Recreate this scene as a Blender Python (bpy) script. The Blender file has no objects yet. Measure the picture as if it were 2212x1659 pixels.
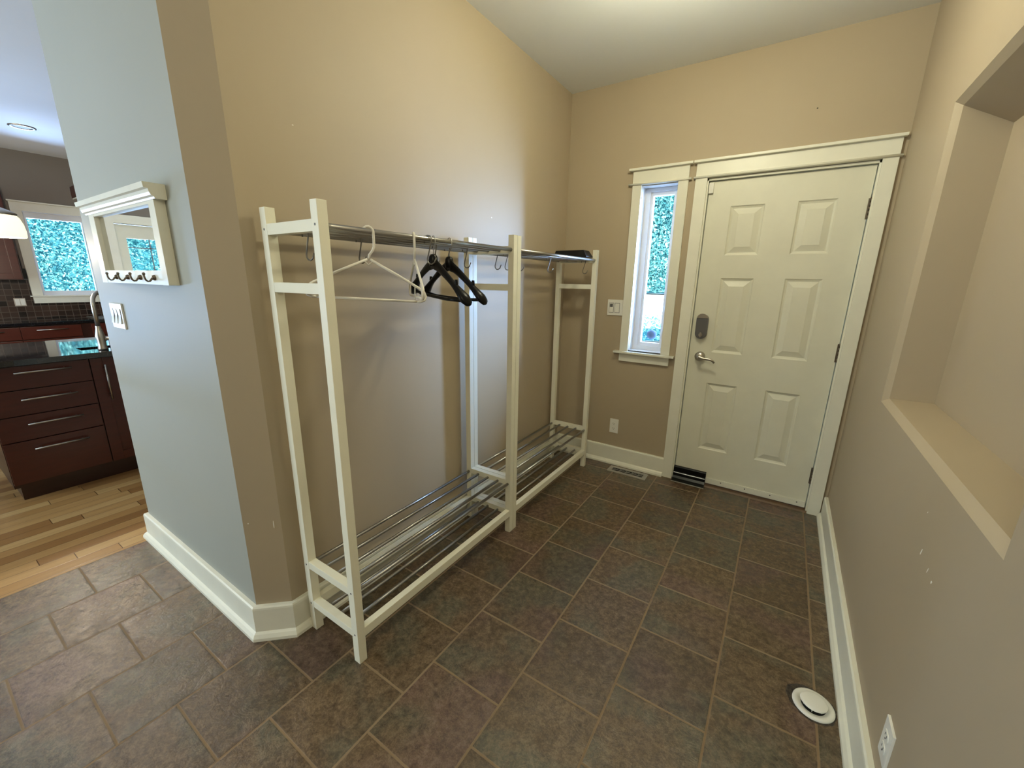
import bpy, bmesh, math, random
import numpy as np
from mathutils import Vector, Matrix
random.seed(7)
S = bpy.context.scene
COL = S.collection
R = math.radians

# ------------------------------------------------------------------ camera
cam = bpy.data.cameras.new('camera'); camo = bpy.data.objects.new('camera', cam); COL.objects.link(camo)
cam.sensor_fit = 'HORIZONTAL'; cam.sensor_width = 36.0
cam.lens = 884.28/2212*36; cam.shift_y = 2.54/2212; cam.clip_start = 0.02
rt = Vector((0.83561802, 0.54909776, 0.0153028)); up = Vector((-0.14801868, 0.19825257, 0.9689099)); fw = Vector((-0.52899244, 0.81190367, -0.24694014))
camo.matrix_world = Matrix(((rt.x, up.x, -fw.x, 1.498), (rt.y, up.y, -fw.y, -3.0313), (rt.z, up.z, -fw.z, 1.4207), (0, 0, 0, 1)))
S.camera = camo
# ------------------------------------------------------------------ colour management
S.view_settings.view_transform = 'Standard'; S.view_settings.look = 'None'
S.view_settings.gamma = 1.0; S.view_settings.exposure = 0.18; S.view_settings.use_curve_mapping = False
# ------------------------------------------------------------------ sky, sun and daylight
DAY = (0.38, 0.58, 1.0)
w = bpy.data.worlds.new('sky'); S.world = w; w.use_nodes = True
bgn = w.node_tree.nodes['Background']; bgn.inputs[0].default_value = (0.42, 0.70, 1.0, 1); bgn.inputs[1].default_value = 2.0
def light(name, kind, loc, energy, color, **kw):
    l = bpy.data.lights.new(name, kind); l.energy = energy; l.color = color
    o = bpy.data.objects.new(name, l); COL.objects.link(o); o.location = loc
    aim = kw.pop('aim', None)
    for k, v in kw.items(): setattr(l, k, v)
    if aim is not None: o.rotation_euler = (Vector(aim)-Vector(loc)).to_track_quat('-Z', 'Y').to_euler()
    return o
light('sun', 'SUN', (0, -4, 8), 11.0, (0.85, 0.97, 1.0), angle=R(1.5), aim=(-3.2, -0.2, 4.2))
# daylight: area lamps added outside the windows and patio door; hall one is fill
light('daylight_side_window', 'AREA', (1.70, 1.75, 1.80), 760, DAY, shape='RECTANGLE', size=0.85, size_y=1.5, aim=(0.55, 0.0, 1.4))
light('hall_wall_fill', 'AREA', (-3.0, -6.25, 1.5), 95, (0.86, 0.97, 0.97), shape='RECTANGLE', size=2.4, size_y=2.0, aim=(-1.2, -2.4, 1.2))  # added light through an unseen opening, for the grey hall wall
light('daylight_kitchen_window', 'AREA', (-6.9, -1.3, 0.6), 420, DAY, shape='RECTANGLE', size=1.2, size_y=1.2, aim=(-4.6, -1.8, 2.5))
light('daylight_patio_door', 'AREA', (-6.7, -4.2, 0.5), 520, DAY, shape='RECTANGLE', size=1.2, size_y=1.2, aim=(-4.2, -3.2, 2.9))
# lamps on the entry ceiling and over the kitchen, and a hall fill
WARM = (1.0, 0.95, 0.68)
H = 2.723
light('entry_lamp', 'POINT', (1.05, -1.22, H-0.24), 27, WARM, shadow_soft_size=0.07)
light('hall_warm_fill', 'POINT', (1.35, -3.9, H-0.25), 22, (1.0, 0.92, 0.62), shadow_soft_size=0.10)  # unseen warm fill added for the near walls and floor
light('pendant_bulb', 'POINT', (-2.9, -2.53, 1.58), 60, (1.0, 0.86, 0.68), shadow_soft_size=0.05)

# ------------------------------------------------------------------ material helpers
def lin(r, g, b):
    f = lambda c: ((c/255+0.055)/1.055)**2.4 if c/255 > 0.04045 else c/255/12.92
    return (f(r), f(g), f(b), 1)
class NT:
    def __init__(s, name):
        s.m = bpy.data.materials.new(name); s.m.use_nodes = True; s.t = s.m.node_tree
        s.b = s.t.nodes['Principled BSDF']
    def n(s, typ, **kw):
        nd = s.t.nodes.new(typ); ins = kw.pop('ins', {})
        for k, v in kw.items(): setattr(nd, k, v)
        for k, v in ins.items(): s.set(nd.inputs[k], v)
        return nd
    def set(s, sock, v):
        if hasattr(v, 'is_output') or isinstance(v, bpy.types.NodeSocket): s.t.links.new(v, sock)
        else: sock.default_value = v
    def math(s, op, a, b=0.0, c=0.0):
        nd = s.n('ShaderNodeMath', operation=op); s.set(nd.inputs[0], a); s.set(nd.inputs[1], b)
        if op in ('MULTIPLY_ADD', 'SMOOTH_MIN'): s.set(nd.inputs[2], c)
        return nd.outputs[0]
    def mix(s, f, a, b, mode='MIX'):
        nd = s.n('ShaderNodeMix', data_type='RGBA', blend_type=mode); s.set(nd.inputs[0], f); s.set(nd.inputs[6], a); s.set(nd.inputs[7], b)
        return nd.outputs[2]
    def ramp(s, f, stops):
        nd = s.n('ShaderNodeValToRGB'); s.set(nd.inputs[0], f); el = nd.color_ramp.elements
        while len(el) < len(stops): el.new(0.5)
        for e, (p, c) in zip(el, stops): e.position = p; e.color = c
        return nd.outputs[0]
    def pos(s): return s.n('ShaderNodeNewGeometry').outputs['Position']
    def noise(s, vec, scale, detail=4, rough=0.55, out='Fac', **kw):
        nd = s.n('ShaderNodeTexNoise', **kw); s.set(nd.inputs['Vector'], vec); nd.inputs['Scale'].default_value = scale
        nd.inputs['Detail'].default_value = detail; nd.inputs['Roughness'].default_value = rough
        return nd.outputs[out]
    def bump(s, h, strength=0.2, dist=0.002):
        nd = s.n('ShaderNodeBump'); s.set(nd.inputs['Height'], h); nd.inputs['Strength'].default_value = strength; nd.inputs['Distance'].default_value = dist
        s.t.links.new(nd.outputs[0], s.b.inputs['Normal'])
    def p(s, **kw):
        for k, v in kw.items(): s.set(s.b.inputs[k.replace('_', ' ')], v)
        return s
C4 = lambda c: (c[0], c[1], c[2], 1)
def plain(name, col, rough=0.5, metal=0.0, spec=0.5, var=0.06, scale=9.0, bump=0.0, bscale=300):
    k = NT(name); P = k.n('ShaderNodeTexCoord').outputs['Object']
    f = k.noise(P, scale, 3)
    a = tuple(c*(1-var) for c in col[:3])+(1,); b = tuple(min(1, c*(1+var)) for c in col[:3])+(1,)
    k.p(Base_Color=k.mix(f, a, b), Roughness=rough, Metallic=metal); k.b.inputs['Specular IOR Level'].default_value = spec
    if bump: k.bump(k.noise(P, bscale, 2), bump, 0.0006)
    return k.m
M = {}
def wallpaint(name, col, rough=0.55):
    k = NT(name); P = k.pos()
    f = k.noise(P, 1.6, 3); c = k.mix(f, tuple(x*0.96 for x in col)+(1,), tuple(x*1.04 for x in col)+(1,))
    k.p(Base_Color=c, Roughness=rough); k.b.inputs['Specular IOR Level'].default_value = 0.35
    k.bump(k.noise(P, 220, 3), 0.10, 0.0006)
    return k.m
M['tan'] = wallpaint('tan_wall_paint', (0.42, 0.346, 0.243))
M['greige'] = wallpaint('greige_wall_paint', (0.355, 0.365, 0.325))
M['taupe'] = wallpaint('taupe_wall_paint', (0.21, 0.18, 0.15))
M['ceil'] = wallpaint('ceiling_paint', (0.78, 0.79, 0.78), 0.8)
M['white'] = plain('cream_trim_paint', (0.80, 0.79, 0.68), 0.38, bump=0.03)
M['door'] = plain('door_paint', (0.73, 0.72, 0.60), 0.42, bump=0.03)
M['rackw'] = plain('rack_white_lacquer', (0.83, 0.81, 0.67), 0.38, var=0.03, bump=0.03)
M['vinyl'] = plain('window_vinyl', (0.82, 0.84, 0.86), 0.35)
M['plate'] = plain('plate_plastic', (0.80, 0.79, 0.73), 0.3, var=0.01)
M['steel'] = plain('brushed_steel', (0.40, 0.39, 0.37), 0.30, 1.0, var=0.05)
M['nickel'] = plain('satin_nickel', (0.52, 0.49, 0.44), 0.30, 1.0, var=0.05)
M['gun'] = plain('gunmetal', (0.20, 0.20, 0.21), 0.38, 0.85)
M['bronze'] = plain('aged_bronze', (0.16, 0.13, 0.10), 0.4, 0.8)
M['hooks'] = plain('hook_steel', (0.22, 0.21, 0.19), 0.28, 1.0)
M['screw'] = plain('screw_metal', (0.08, 0.075, 0.07), 0.4, 0.7)
M['blackp'] = plain('black_plastic', (0.003, 0.003, 0.003), 0.32, spec=0.2)
M['blackg'] = plain('black_satin', (0.005, 0.005, 0.005), 0.4, spec=0.25)
M['hangw'] = plain('white_hanger_plastic', (0.78, 0.75, 0.68), 0.3, var=0.01)
M['bronzethr'] = plain('threshold_wood', (0.13, 0.075, 0.04), 0.45)
M['mirror'] = plain('mirror_silver', (0.78, 0.80, 0.80), 0.012, 1.0, var=0.0)
M['vent'] = plain('vent_metal', (0.42, 0.40, 0.36), 0.45, 0.4)
M['dark'] = plain('dark_void', (0.01, 0.01, 0.01), 0.8)
M['blue'] = plain('hex_sticker', (0.30, 0.40, 0.62), 0.6)
M['granite'] = NT('black_granite').m
k = NT('black_granite'); P = k.pos(); f = k.noise(P, 160, 3)
k.p(Base_Color=k.ramp(f, [(0.55, (0.006, 0.006, 0.007, 1)), (0.75, (0.05, 0.05, 0.055, 1))]), Roughness=0.04); k.b.inputs['Specular IOR Level'].default_value = 0.9; M['granite'] = k.m
def cherry(name, a, b, rough=0.3):
    k = NT(name); P = k.pos(); mp = k.n('ShaderNodeMapping', ins={'Vector': P, 'Scale': (3, 3, 26)})
    f = k.noise(mp.outputs[0], 2.0, 5, 0.6)
    k.p(Base_Color=k.mix(f, a, b), Roughness=rough); return k.m
M['cherry'] = cherry('dark_cherry_wood', (0.036, 0.006, 0.003, 1), (0.080, 0.013, 0.006, 1))
M['cherryd'] = cherry('dark_cherry_rail', (0.018, 0.005, 0.003, 1), (0.04, 0.010, 0.006, 1))

# slate tile floor: 0.305 m square tiles in columns along y, every other column shifted by half a tile
k = NT('slate_tile'); P = k.pos(); sx = k.n('ShaderNodeSeparateXYZ', ins={0: P}); X, Y = sx.outputs[0], sx.outputs[1]
T = 0.305; m_ = k.math
u = m_('DIVIDE', m_('ADD', X, 1.258), T); ku = m_('FLOOR', u)
par = m_('FLOORED_MODULO', ku, 2.0) if False else m_('SUBTRACT', ku, m_('MULTIPLY', m_('FLOOR', m_('MULTIPLY', ku, 0.5)), 2.0))
v_ = m_('ADD', m_('DIVIDE', m_('ADD', Y, 2.130), T), m_('MULTIPLY', par, 0.5)); kv = m_('FLOOR', v_)
fu = m_('SUBTRACT', u, ku); fv = m_('SUBTRACT', v_, kv)
eu = m_('MINIMUM', fu, m_('SUBTRACT', 1.0, fu)); ev = m_('MINIMUM', fv, m_('SUBTRACT', 1.0, fv))
ed = m_('MINIMUM', eu, ev)
wob = k.noise(P, 60, 2)
ed2 = m_('ADD', ed, m_('MULTIPLY', m_('SUBTRACT', wob, 0.5), 0.006))
gr = k.n('ShaderNodeMapRange', ins={'Value': ed2, 'From Min': 0.0085, 'From Max': 0.0145}).outputs[0]   # 0 grout 1 tile
idv = k.n('ShaderNodeCombineXYZ', ins={0: ku, 1: kv, 2: 0.0}).outputs[0]
wn = k.n('ShaderNodeTexWhiteNoise', noise_dimensions='3D', ins={'Vector': idv})
off = k.n('ShaderNodeVectorMath', operation='MULTIPLY_ADD', ins={0: wn.outputs['Color'], 1: (7, 7, 7), 2: P}).outputs[0]
n1 = k.noise(off, 3.2, 3, 0.5); n2 = k.noise(off, 38, 8, 0.82); n3 = k.noise(off, 2.1, 2, 0.5)
nd_ = k.n('ShaderNodeTexNoise', ins={'Vector': off, 'Scale': 14.0, 'Detail': 8.0, 'Roughness': 0.7, 'Distortion': 1.6})
c1 = k.ramp(n2, [(0.36, lin(72, 57, 40)), (0.5, lin(104, 85, 62)), (0.68, lin(148, 126, 98))])
c2 = k.ramp(n2, [(0.36, lin(70, 64, 50)), (0.5, lin(98, 90, 72)), (0.68, lin(134, 124, 102))])
c3 = k.ramp(n2, [(0.36, lin(76, 58, 48)), (0.5, lin(108, 85, 71)), (0.68, lin(142, 118, 104))])
s1 = k.n('ShaderNodeMapRange', ins={'Value': n1, 'From Min': 0.49, 'From Max': 0.58}).outputs[0]
s2 = k.n('ShaderNodeMapRange', ins={'Value': n3, 'From Min': 0.52, 'From Max': 0.62}).outputs[0]
tc = k.mix(s2, k.mix(s1, c1, c2), c3)
vein = k.n('ShaderNodeMapRange', ins={'Value': m_('ABSOLUTE', m_('SUBTRACT', nd_.outputs[0], 0.5)), 'From Min': 0.0, 'From Max': 0.016}).outputs[0]
tc = k.mix(m_('MULTIPLY', m_('SUBTRACT', 1.0, vein), 0.6), tc, lin(140, 118, 92))
tv = k.n('ShaderNodeMapRange', ins={'Value': wn.outputs['Value'], 'To Min': 0.62, 'To Max': 0.84}).outputs[0]
tc = k.mix(1.0, tc, k.n('ShaderNodeCombineColor', ins={0: tv, 1: tv, 2: tv}).outputs[0], 'MULTIPLY')
k.p(Base_Color=k.mix(gr, lin(128, 105, 76), tc))
k.p(Roughness=k.n('ShaderNodeMapRange', ins={'Value': gr, 'To Min': 0.8, 'To Max': 0.22}).outputs[0]); k.b.inputs['Specular IOR Level'].default_value = 0.55
hh = m_('ADD', m_('MULTIPLY', k.n('ShaderNodeMapRange', ins={'Value': ed, 'From Min': 0.006, 'From Max': 0.020}).outputs[0], 0.35), m_('ADD', m_('MULTIPLY', nd_.outputs[0], 1.3), m_('MULTIPLY', n2, 0.5)))
k.bump(hh, 0.42, 0.0045)
M['tile'] = k.m
# strip wood floor, boards along y
k = NT('oak_strip_floor'); P = k.pos(); sx = k.n('ShaderNodeSeparateXYZ', ins={0: P}); m_ = k.math
u = m_('DIVIDE', m_('ADD', sx.outputs[0], 9.0), 0.078); ku = m_('FLOOR', u)
rn = k.n('ShaderNodeTexWhiteNoise', noise_dimensions='1D', ins={'W': ku}).outputs['Value']
v_ = m_('ADD', m_('DIVIDE', sx.outputs[1], 0.85), m_('MULTIPLY', rn, 7.0)); kv = m_('FLOOR', v_)
fu = m_('SUBTRACT', u, ku); fv = m_('SUBTRACT', v_, kv)
wn = k.n('ShaderNodeTexWhiteNoise', noise_dimensions='3D', ins={'Vector': k.n('ShaderNodeCombineXYZ', ins={0: ku, 1: kv, 2: 3.0}).outputs[0]})
mp = k.n('ShaderNodeMapping', ins={'Vector': k.n('ShaderNodeVectorMath', operation='MULTIPLY_ADD', ins={0: wn.outputs['Color'], 1: (5, 5, 5), 2: P}).outputs[0], 'Scale': (38, 2.2, 1)})
g_ = k.noise(mp.outputs[0], 1.0, 5, 0.6)
base = k.ramp(wn.outputs['Value'], [(0.0, lin(150, 110, 66)), (0.35, lin(176, 136, 84)), (0.7, lin(194, 156, 102)), (1.0, lin(204, 170, 116))])
cc = k.mix(k.math('MULTIPLY', g_, 0.55), base, lin(110, 70, 38))
gap = m_('MINIMUM', k.n('ShaderNodeMapRange', ins={'Value': m_('MINIMUM', fu, m_('SUBTRACT', 1.0, fu)), 'From Min': 0.008, 'From Max': 0.025}).outputs[0], k.n('ShaderNodeMapRange', ins={'Value': m_('MINIMUM', fv, m_('SUBTRACT', 1.0, fv)), 'From Min': 0.001, 'From Max': 0.003}).outputs[0])
k.p(Base_Color=k.mix(gap, lin(80, 52, 30), cc), Roughness=0.30); k.bump(gap, 0.2, 0.001)
M['oak'] = k.m
# mosaic backsplash
k = NT('mosaic_tile'); P = k.pos(); m_ = k.math; sx = k.n('ShaderNodeSeparateXYZ', ins={0: P})
u = m_('DIVIDE', sx.outputs[1], 0.062); v_ = m_('DIVIDE', sx.outputs[2], 0.062)
ku = m_('FLOOR', u); kv = m_('FLOOR', v_); fu = m_('SUBTRACT', u, ku); fv = m_('SUBTRACT', v_, kv)
ed = m_('MINIMUM', m_('MINIMUM', fu, m_('SUBTRACT', 1.0, fu)), m_('MINIMUM', fv, m_('SUBTRACT', 1.0, fv)))
wn = k.n('ShaderNodeTexWhiteNoise', noise_dimensions='3D', ins={'Vector': k.n('ShaderNodeCombineXYZ', ins={0: ku, 1: kv, 2: 1.0}).outputs[0]})
c = k.ramp(wn.outputs['Value'], [(0.0, lin(28, 19, 15)), (0.5, lin(48, 34, 27)), (1.0, lin(70, 52, 43))])
k.p(Base_Color=k.mix(k.n('ShaderNodeMapRange', ins={'Value': ed, 'From Min': 0.03, 'From Max': 0.06}).outputs[0], lin(92, 80, 70), c), Roughness=0.2)
M['mosaic'] = k.m
# glass pane: mostly clear with a faint reflection
def thin_glass(name, tint=(0.97, 1, 1, 1)):
    m = bpy.data.materials.new(name); m.use_nodes = True; t = m.node_tree; t.nodes.clear()
    o = t.nodes.new('ShaderNodeOutputMaterial'); mx = t.nodes.new('ShaderNodeMixShader'); tr = t.nodes.new('ShaderNodeBsdfTransparent'); gl = t.nodes.new('ShaderNodeBsdfGlossy')
    fr = t.nodes.new('ShaderNodeFresnel'); fr.inputs[0].default_value = 1.35
    tr.inputs[0].default_value = tint; gl.inputs['Roughness'].default_value = 0.01
    t.links.new(fr.outputs[0], mx.inputs[0]); t.links.new(tr.outputs[0], mx.inputs[1]); t.links.new(gl.outputs[0], mx.inputs[2]); t.links.new(mx.outputs[0], o.inputs[0])
    return m
M['glass'] = thin_glass('window_glass')
def emis(name, col, st):
    m = bpy.data.materials.new(name); m.use_nodes = True; b = m.node_tree.nodes['Principled BSDF']
    b.inputs['Base Color'].default_value = (0.9, 0.85, 0.75, 1); b.inputs['Emission Color'].default_value = C4(col); b.inputs['Emission Strength'].default_value = st; b.inputs['Roughness'].default_value = 0.3
    return m
M['shade'] = emis('lit_glass_shade', (1.0, 0.82, 0.52), 1.25)
M['dome'] = emis('lit_dome_glass', WARM, 3.0)
# foliage
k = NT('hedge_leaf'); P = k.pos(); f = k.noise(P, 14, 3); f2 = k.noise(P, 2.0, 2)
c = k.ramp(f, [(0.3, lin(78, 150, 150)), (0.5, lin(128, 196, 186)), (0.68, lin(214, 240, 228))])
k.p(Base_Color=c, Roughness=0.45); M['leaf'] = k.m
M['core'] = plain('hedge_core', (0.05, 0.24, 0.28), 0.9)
k = NT('pale_paving'); P = k.pos(); k.p(Base_Color=k.mix(k.noise(P, 3, 3), (0.62, 0.64, 0.62, 1), (0.75, 0.77, 0.75, 1)), Roughness=0.9); M['paving'] = k.m

# ------------------------------------------------------------------ mesh helpers
class MB:
    def __init__(s): s.bm = bmesh.new(); s.mats = []; s.cur = 0
    def mat(s, m):
        if m not in s.mats: s.mats.append(m)
        s.cur = s.mats.index(m); return s
    def _tag(s, faces, smooth=False):
        for f in faces: f.material_index = s.cur; f.smooth = smooth
    def box(s, a, b, bev=0.0):
        (x0, y0, z0), (x1, y1, z1) = a, b
        x0, x1 = min(x0, x1), max(x0, x1); y0, y1 = min(y0, y1), max(y0, y1); z0, z1 = min(z0, z1), max(z0, z1)
        V = [s.bm.verts.new(p) for p in ((x0,y0,z0),(x1,y0,z0),(x1,y1,z0),(x0,y1,z0),(x0,y0,z1),(x1,y0,z1),(x1,y1,z1),(x0,y1,z1))]
        F = [s.bm.faces.new([V[i] for i in q]) for q in ((3,2,1,0),(4,5,6,7),(0,1,5,4),(1,2,6,5),(2,3,7,6),(3,0,4,7))]
        s._tag(F)
        if bev:
            E = list({e for f in F for e in f.edges})
            r = bmesh.ops.bevel(s.bm, geom=E, offset=bev, segments=2, profile=0.7, affect='EDGES'); s._tag(r['faces'])
        return s
    def poly(s, pts, smooth=False):
        f = s.bm.faces.new([s.bm.verts.new(p) for p in pts]); s._tag([f], smooth); return s
    def prism(s, pts, axis, a, b, bev=0.0):
        """extrude a 2D polygon: axis 'x','y','z'; pts are the other two coords in order"""
        def mk(p, t): return {'x': (t, p[0], p[1]), 'y': (p[0], t, p[1]), 'z': (p[0], p[1], t)}[axis]
        A = [s.bm.verts.new(mk(p, a)) for p in pts]; B = [s.bm.verts.new(mk(p, b)) for p in pts]
        F = [s.bm.faces.new(A[::-1]), s.bm.faces.new(B)]
        n = len(pts)
        for i in range(n): F.append(s.bm.faces.new((A[i], A[(i+1) % n], B[(i+1) % n], B[i])))
        s._tag(F); bmesh.ops.recalc_face_normals(s.bm, faces=F)
        if bev:
            E = list({e for f in F for e in f.edges}); r = bmesh.ops.bevel(s.bm, geom=E, offset=bev, segments=2, profile=0.7, affect='EDGES'); s._tag(r['faces'])
        return s
    def tube(s, pts, r, seg=12, cap=True, ell=None):
        pts = [Vector(p) for p in pts]; n = len(pts); rr = r if hasattr(r, '__len__') else [r]*n
        rings = []; prev = None
        for i, p in enumerate(pts):
            t = ((pts[min(i+1, n-1)]-p).normalized() + (p-pts[max(i-1, 0)]).normalized()).normalized() if 0 < i < n-1 else (pts[min(i+1, n-1)]-pts[max(i-1, 0)]).normalized()
            if prev is None: a = t.cross(Vector((0, 0, 1)) if abs(t.z) < 0.9 else Vector((1, 0, 0))).normalized()
            else: a = (prev - t*prev.dot(t)).normalized()
            prev = a; b = t.cross(a); ex, ey = ell or (1, 1)
            rings.append([s.bm.verts.new(p + (a*math.cos(2*math.pi*j/seg)*ex + b*math.sin(2*math.pi*j/seg)*ey)*rr[i]) for j in range(seg)])
        F = []
        for i in range(n-1):
            for j in range(seg): F.append(s.bm.faces.new((rings[i][j], rings[i][(j+1) % seg], rings[i+1][(j+1) % seg], rings[i+1][j])))
        s._tag(F, True)
        if cap: s._tag([s.bm.faces.new(rings[0][::-1]), s.bm.faces.new(rings[-1])])
        bmesh.ops.recalc_face_normals(s.bm, faces=F)
        return s
    def lathe(s, prof, c=(0, 0, 0), seg=32, axis='z', smooth=True):
        """prof: (radius, height) list around axis through c"""
        c = Vector(c); rings = []
        def mk(r, h, a):
            x, y = r*math.cos(a), r*math.sin(a)
            return c + Vector({'z': (x, y, h), 'y': (x, h, y), 'x': (h, x, y)}[axis])
        for r, h in prof: rings.append([s.bm.verts.new(mk(max(r, 1e-5), h, 2*math.pi*j/seg)) for j in range(seg)])
        F = []
        for i in range(len(rings)-1):
            for j in range(seg): F.append(s.bm.faces.new((rings[i][j], rings[i][(j+1) % seg], rings[i+1][(j+1) % seg], rings[i+1][j])))
        s._tag(F, smooth); bmesh.ops.recalc_face_normals(s.bm, faces=F); return s
    def build(s, name, mat=None, parent=None, **kw):
        me = bpy.data.meshes.new(name)
        bmesh.ops.remove_doubles(s.bm, verts=s.bm.verts, dist=1e-6) if kw.pop('weld', False) else None
        s.bm.to_mesh(me); s.bm.free()
        for m in (s.mats or [M[mat]]): me.materials.append(m)
        o = bpy.data.objects.new(name, me); COL.objects.link(o)
        if parent is not None: o.parent = parent; o.matrix_parent_inverse = Matrix.Translation(-parent.matrix_basis.translation) if not kw.get('local') else Matrix()
        return o
def tag(o, label=None, cat=None, group=None, kind=None):
    if label: o['label'] = label
    if cat: o['category'] = cat
    if group: o['group'] = group
    if kind: o['kind'] = kind
    return o
def thing(name, label, cat, loc=(0, 0, 0), group=None):
    o = bpy.data.objects.new(name, None); COL.objects.link(o); o.location = loc; o.empty_display_size = 0.1
    return tag(o, label, cat, group)
def struct(name, mb, mat=None, parent=None):
    o = mb.build(name, mat, parent)
    if parent is None: o['kind'] = 'structure'
    return o
RX = lambda y: 1.8985 + 0.0051*y

# ------------------------------------------------------------------ floors and ceiling
struct('floor', MB().box((-1.258, -6, -0.05), (2.2, 0.16, 0)), 'tile')
struct('floor_kitchen', MB().box((-5.95, -6, -0.05), (-1.258, 1.3, 0)), 'oak')
struct('ceiling', MB().box((-5.95, -6.2, H), (2.3, 1.3, H+0.1)), 'ceil')
# ------------------------------------------------------------------ left wall block with bevelled corner
WY = -2.436
struct('wall_left', MB().prism([(0, 0), (0, -2.345), (-0.098, WY), (-0.098, 0)], 'z', 0, H), 'tan')
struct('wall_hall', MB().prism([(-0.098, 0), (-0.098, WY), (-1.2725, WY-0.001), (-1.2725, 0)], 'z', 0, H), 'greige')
# ------------------------------------------------------------------ door wall
DL, DR, DT = 0.985, 1.797, 2.047          # door slab
OL, OR_, OT = DL-0.016, DR+0.016, DT+0.016
WL, WR, WB, WT = 0.5595, 0.7998, 0.927, 2.0626
b = MB()
b.box((-0.22, 0, 0), (WL, 0.15, H)); b.box((WL, 0, 0), (WR, 0.15, WB)); b.box((WL, 0, WT), (WR, 0.15, H)); b.box((WR, 0, 0), (OL, 0.15, H))
b.box((OL, 0, OT), (OR_, 0.15, H)); b.box((OR_, 0, 0), (2.15, 0.15, H))
struct('wall_back', b, 'tan')
# ------------------------------------------------------------------ right wall with niche
NY, NY2, NT_, NB, NC = -0.7944, -2.0254, 2.0584, 0.9541, 0.020
b = MB()
def rp(y, z, d=0.0): return (RX(y)+d, y, z)
Y0, Y1 = 0.0, -6.0
for q in ([(Y0, 0), (NY, 0), (NY, H), (Y0, H)], [(NY2, 0), (Y1, 0), (Y1, H), (NY2, H)], [(NY, 0), (NY2, 0), (NY2, NB), (NY, NB)], [(NY, NT_), (NY2, NT_), (NY2, H), (NY, H)]):
    b.poly([rp(*p) for p in q])
ND = 0.155; ZB = 1.962; NC2 = 0.028
fr = [rp(NY, NB), rp(NY, NT_), rp(NY2, NT_), rp(NY2, NB)]
inn = [rp(NY-NC, NB+NC, NC), rp(NY-NC, NT_-NC, NC), rp(NY2+NC2, NT_-NC, NC), rp(NY2+NC2, NB+NC, NC)]
bk = [rp(NY-NC, NB+NC, ND), rp(NY-NC, ZB, ND), rp(NY2+NC2, ZB, ND), rp(NY2+NC2, NB+NC, ND)]
for i in range(4):
    j = (i+1) % 4; b.poly([fr[i], fr[j], inn[j], inn[i]]); b.poly([inn[i], inn[j], bk[j], bk[i]])
b.poly(bk)
b.poly([rp(Y0, 0, 0.22), rp(Y1, 0, 0.22), rp(Y1, H, 0.22), rp(Y0, H, 0.22)][::-1])
b.poly([rp(Y0, H), rp(Y1, H), rp(Y1, H, 0.22), rp(Y0, H, 0.22)]); b.poly([rp(Y0, 0), rp(Y1, 0), rp(Y1, 0, 0.22), rp(Y0, 0, 0.22)][::-1])
b.poly([rp(Y1, 0), rp(Y1, H), rp(Y1, H, 0.22), rp(Y1, 0, 0.22)])
bmesh.ops.remove_doubles(b.bm, verts=b.bm.verts, dist=1e-5); bmesh.ops.recalc_face_normals(b.bm, faces=b.bm.faces)
struct('wall_right', b, 'tan')
# ------------------------------------------------------------------ rest of the shell: kitchen wall, side wall, wall behind the camera
KX = -5.79
KW = (-1.943, -1.395, 1.170, 2.095)       # kitchen window opening y0,y1,z0,z1
PD = (-4.75, -3.72, 0.0, 2.06)            # patio door opening
b = MB()
def kw(y0, y1, z0, z1): b.box((KX-0.15, y0, z0), (KX, y1, z1))
kw(-6, PD[0], 0, H); kw(PD[0], PD[1], PD[3], H); kw(PD[1], KW[0], 0, H); kw(KW[0], KW[1], 0, KW[2]); kw(KW[0], KW[1], KW[3], H); kw(KW[1], 1.3, 0, H)
struct('wall_kitchen', b, 'taupe')
struct('wall_kitchen_side', MB().box((-5.79, 1.15, 0), (-0.22, 1.3, H)).box((-1.2725, 0.0, 0), (-0.22, 1.15, H)), 'taupe')
b = MB(); b.box((-5.79, -6.15, 0), (-4.3, -6, H)); b.box((-4.3, -6.15, 2.5), (-1.7, -6, H)); b.box((-4.3, -6.15, 0), (-1.7, -6, 0.4)); b.box((-1.7, -6.15, 0), (2.1, -6, H))  # opening added to let the hall fill in
struct('wall_front', b, 'tan')

# ------------------------------------------------------------------ baseboards swept round the walls
def offset_path(path, d):
    out = []
    n = len(path)
    for i in range(n):
        p = Vector(path[i])
        def nrm(a, c): t = (Vector(c)-Vector(a)).normalized(); return Vector((t.y, -t.x))
        if i == 0: q = p + nrm(path[0], path[1])*d
        elif i == n-1: q = p + nrm(path[-2], path[-1])*d
        else:
            n1, n2 = nrm(path[i-1], path[i]), nrm(path[i], path[i+1]); h = (n1+n2).normalized(); q = p + h*(d/max(0.2, h.dot(n1)))
        out.append(q)
    return out
BBP = [(0.0, 0.0), (0.037, 0.0), (0.036, 0.012), (0.028, 0.026), (0.0196, 0.033), (0.0196, 0.133), (0.0185, 0.141), (0.014, 0.1463), (0.0, 0.1463)]
def base_seg(name, path, i0, i1, flip=1):
    rings = [offset_path(path, d*flip) for d, z in BBP]
    b = MB(); V = [[b.bm.verts.new((rings[k][i].x, rings[k][i].y, BBP[k][1])) for k in range(len(BBP))] for i in range(i0, i1+1)]
    n = len(BBP)
    for a in range(len(V)-1):
        for k in range(n): b.bm.faces.new((V[a][k], V[a][(k+1) % n], V[a+1][(k+1) % n], V[a+1][k]))
    b.bm.faces.new(V[0][::-1]); b.bm.faces.new(V[-1]); bmesh.ops.recalc_face_normals(b.bm, faces=b.bm.faces)
    return struct(name, b, 'white')
path = [(-1.2725, -2.10), (-1.2725, WY-0.001), (-0.098, WY), (0, -2.345), (0, 0), (0.905, 0)]
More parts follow.
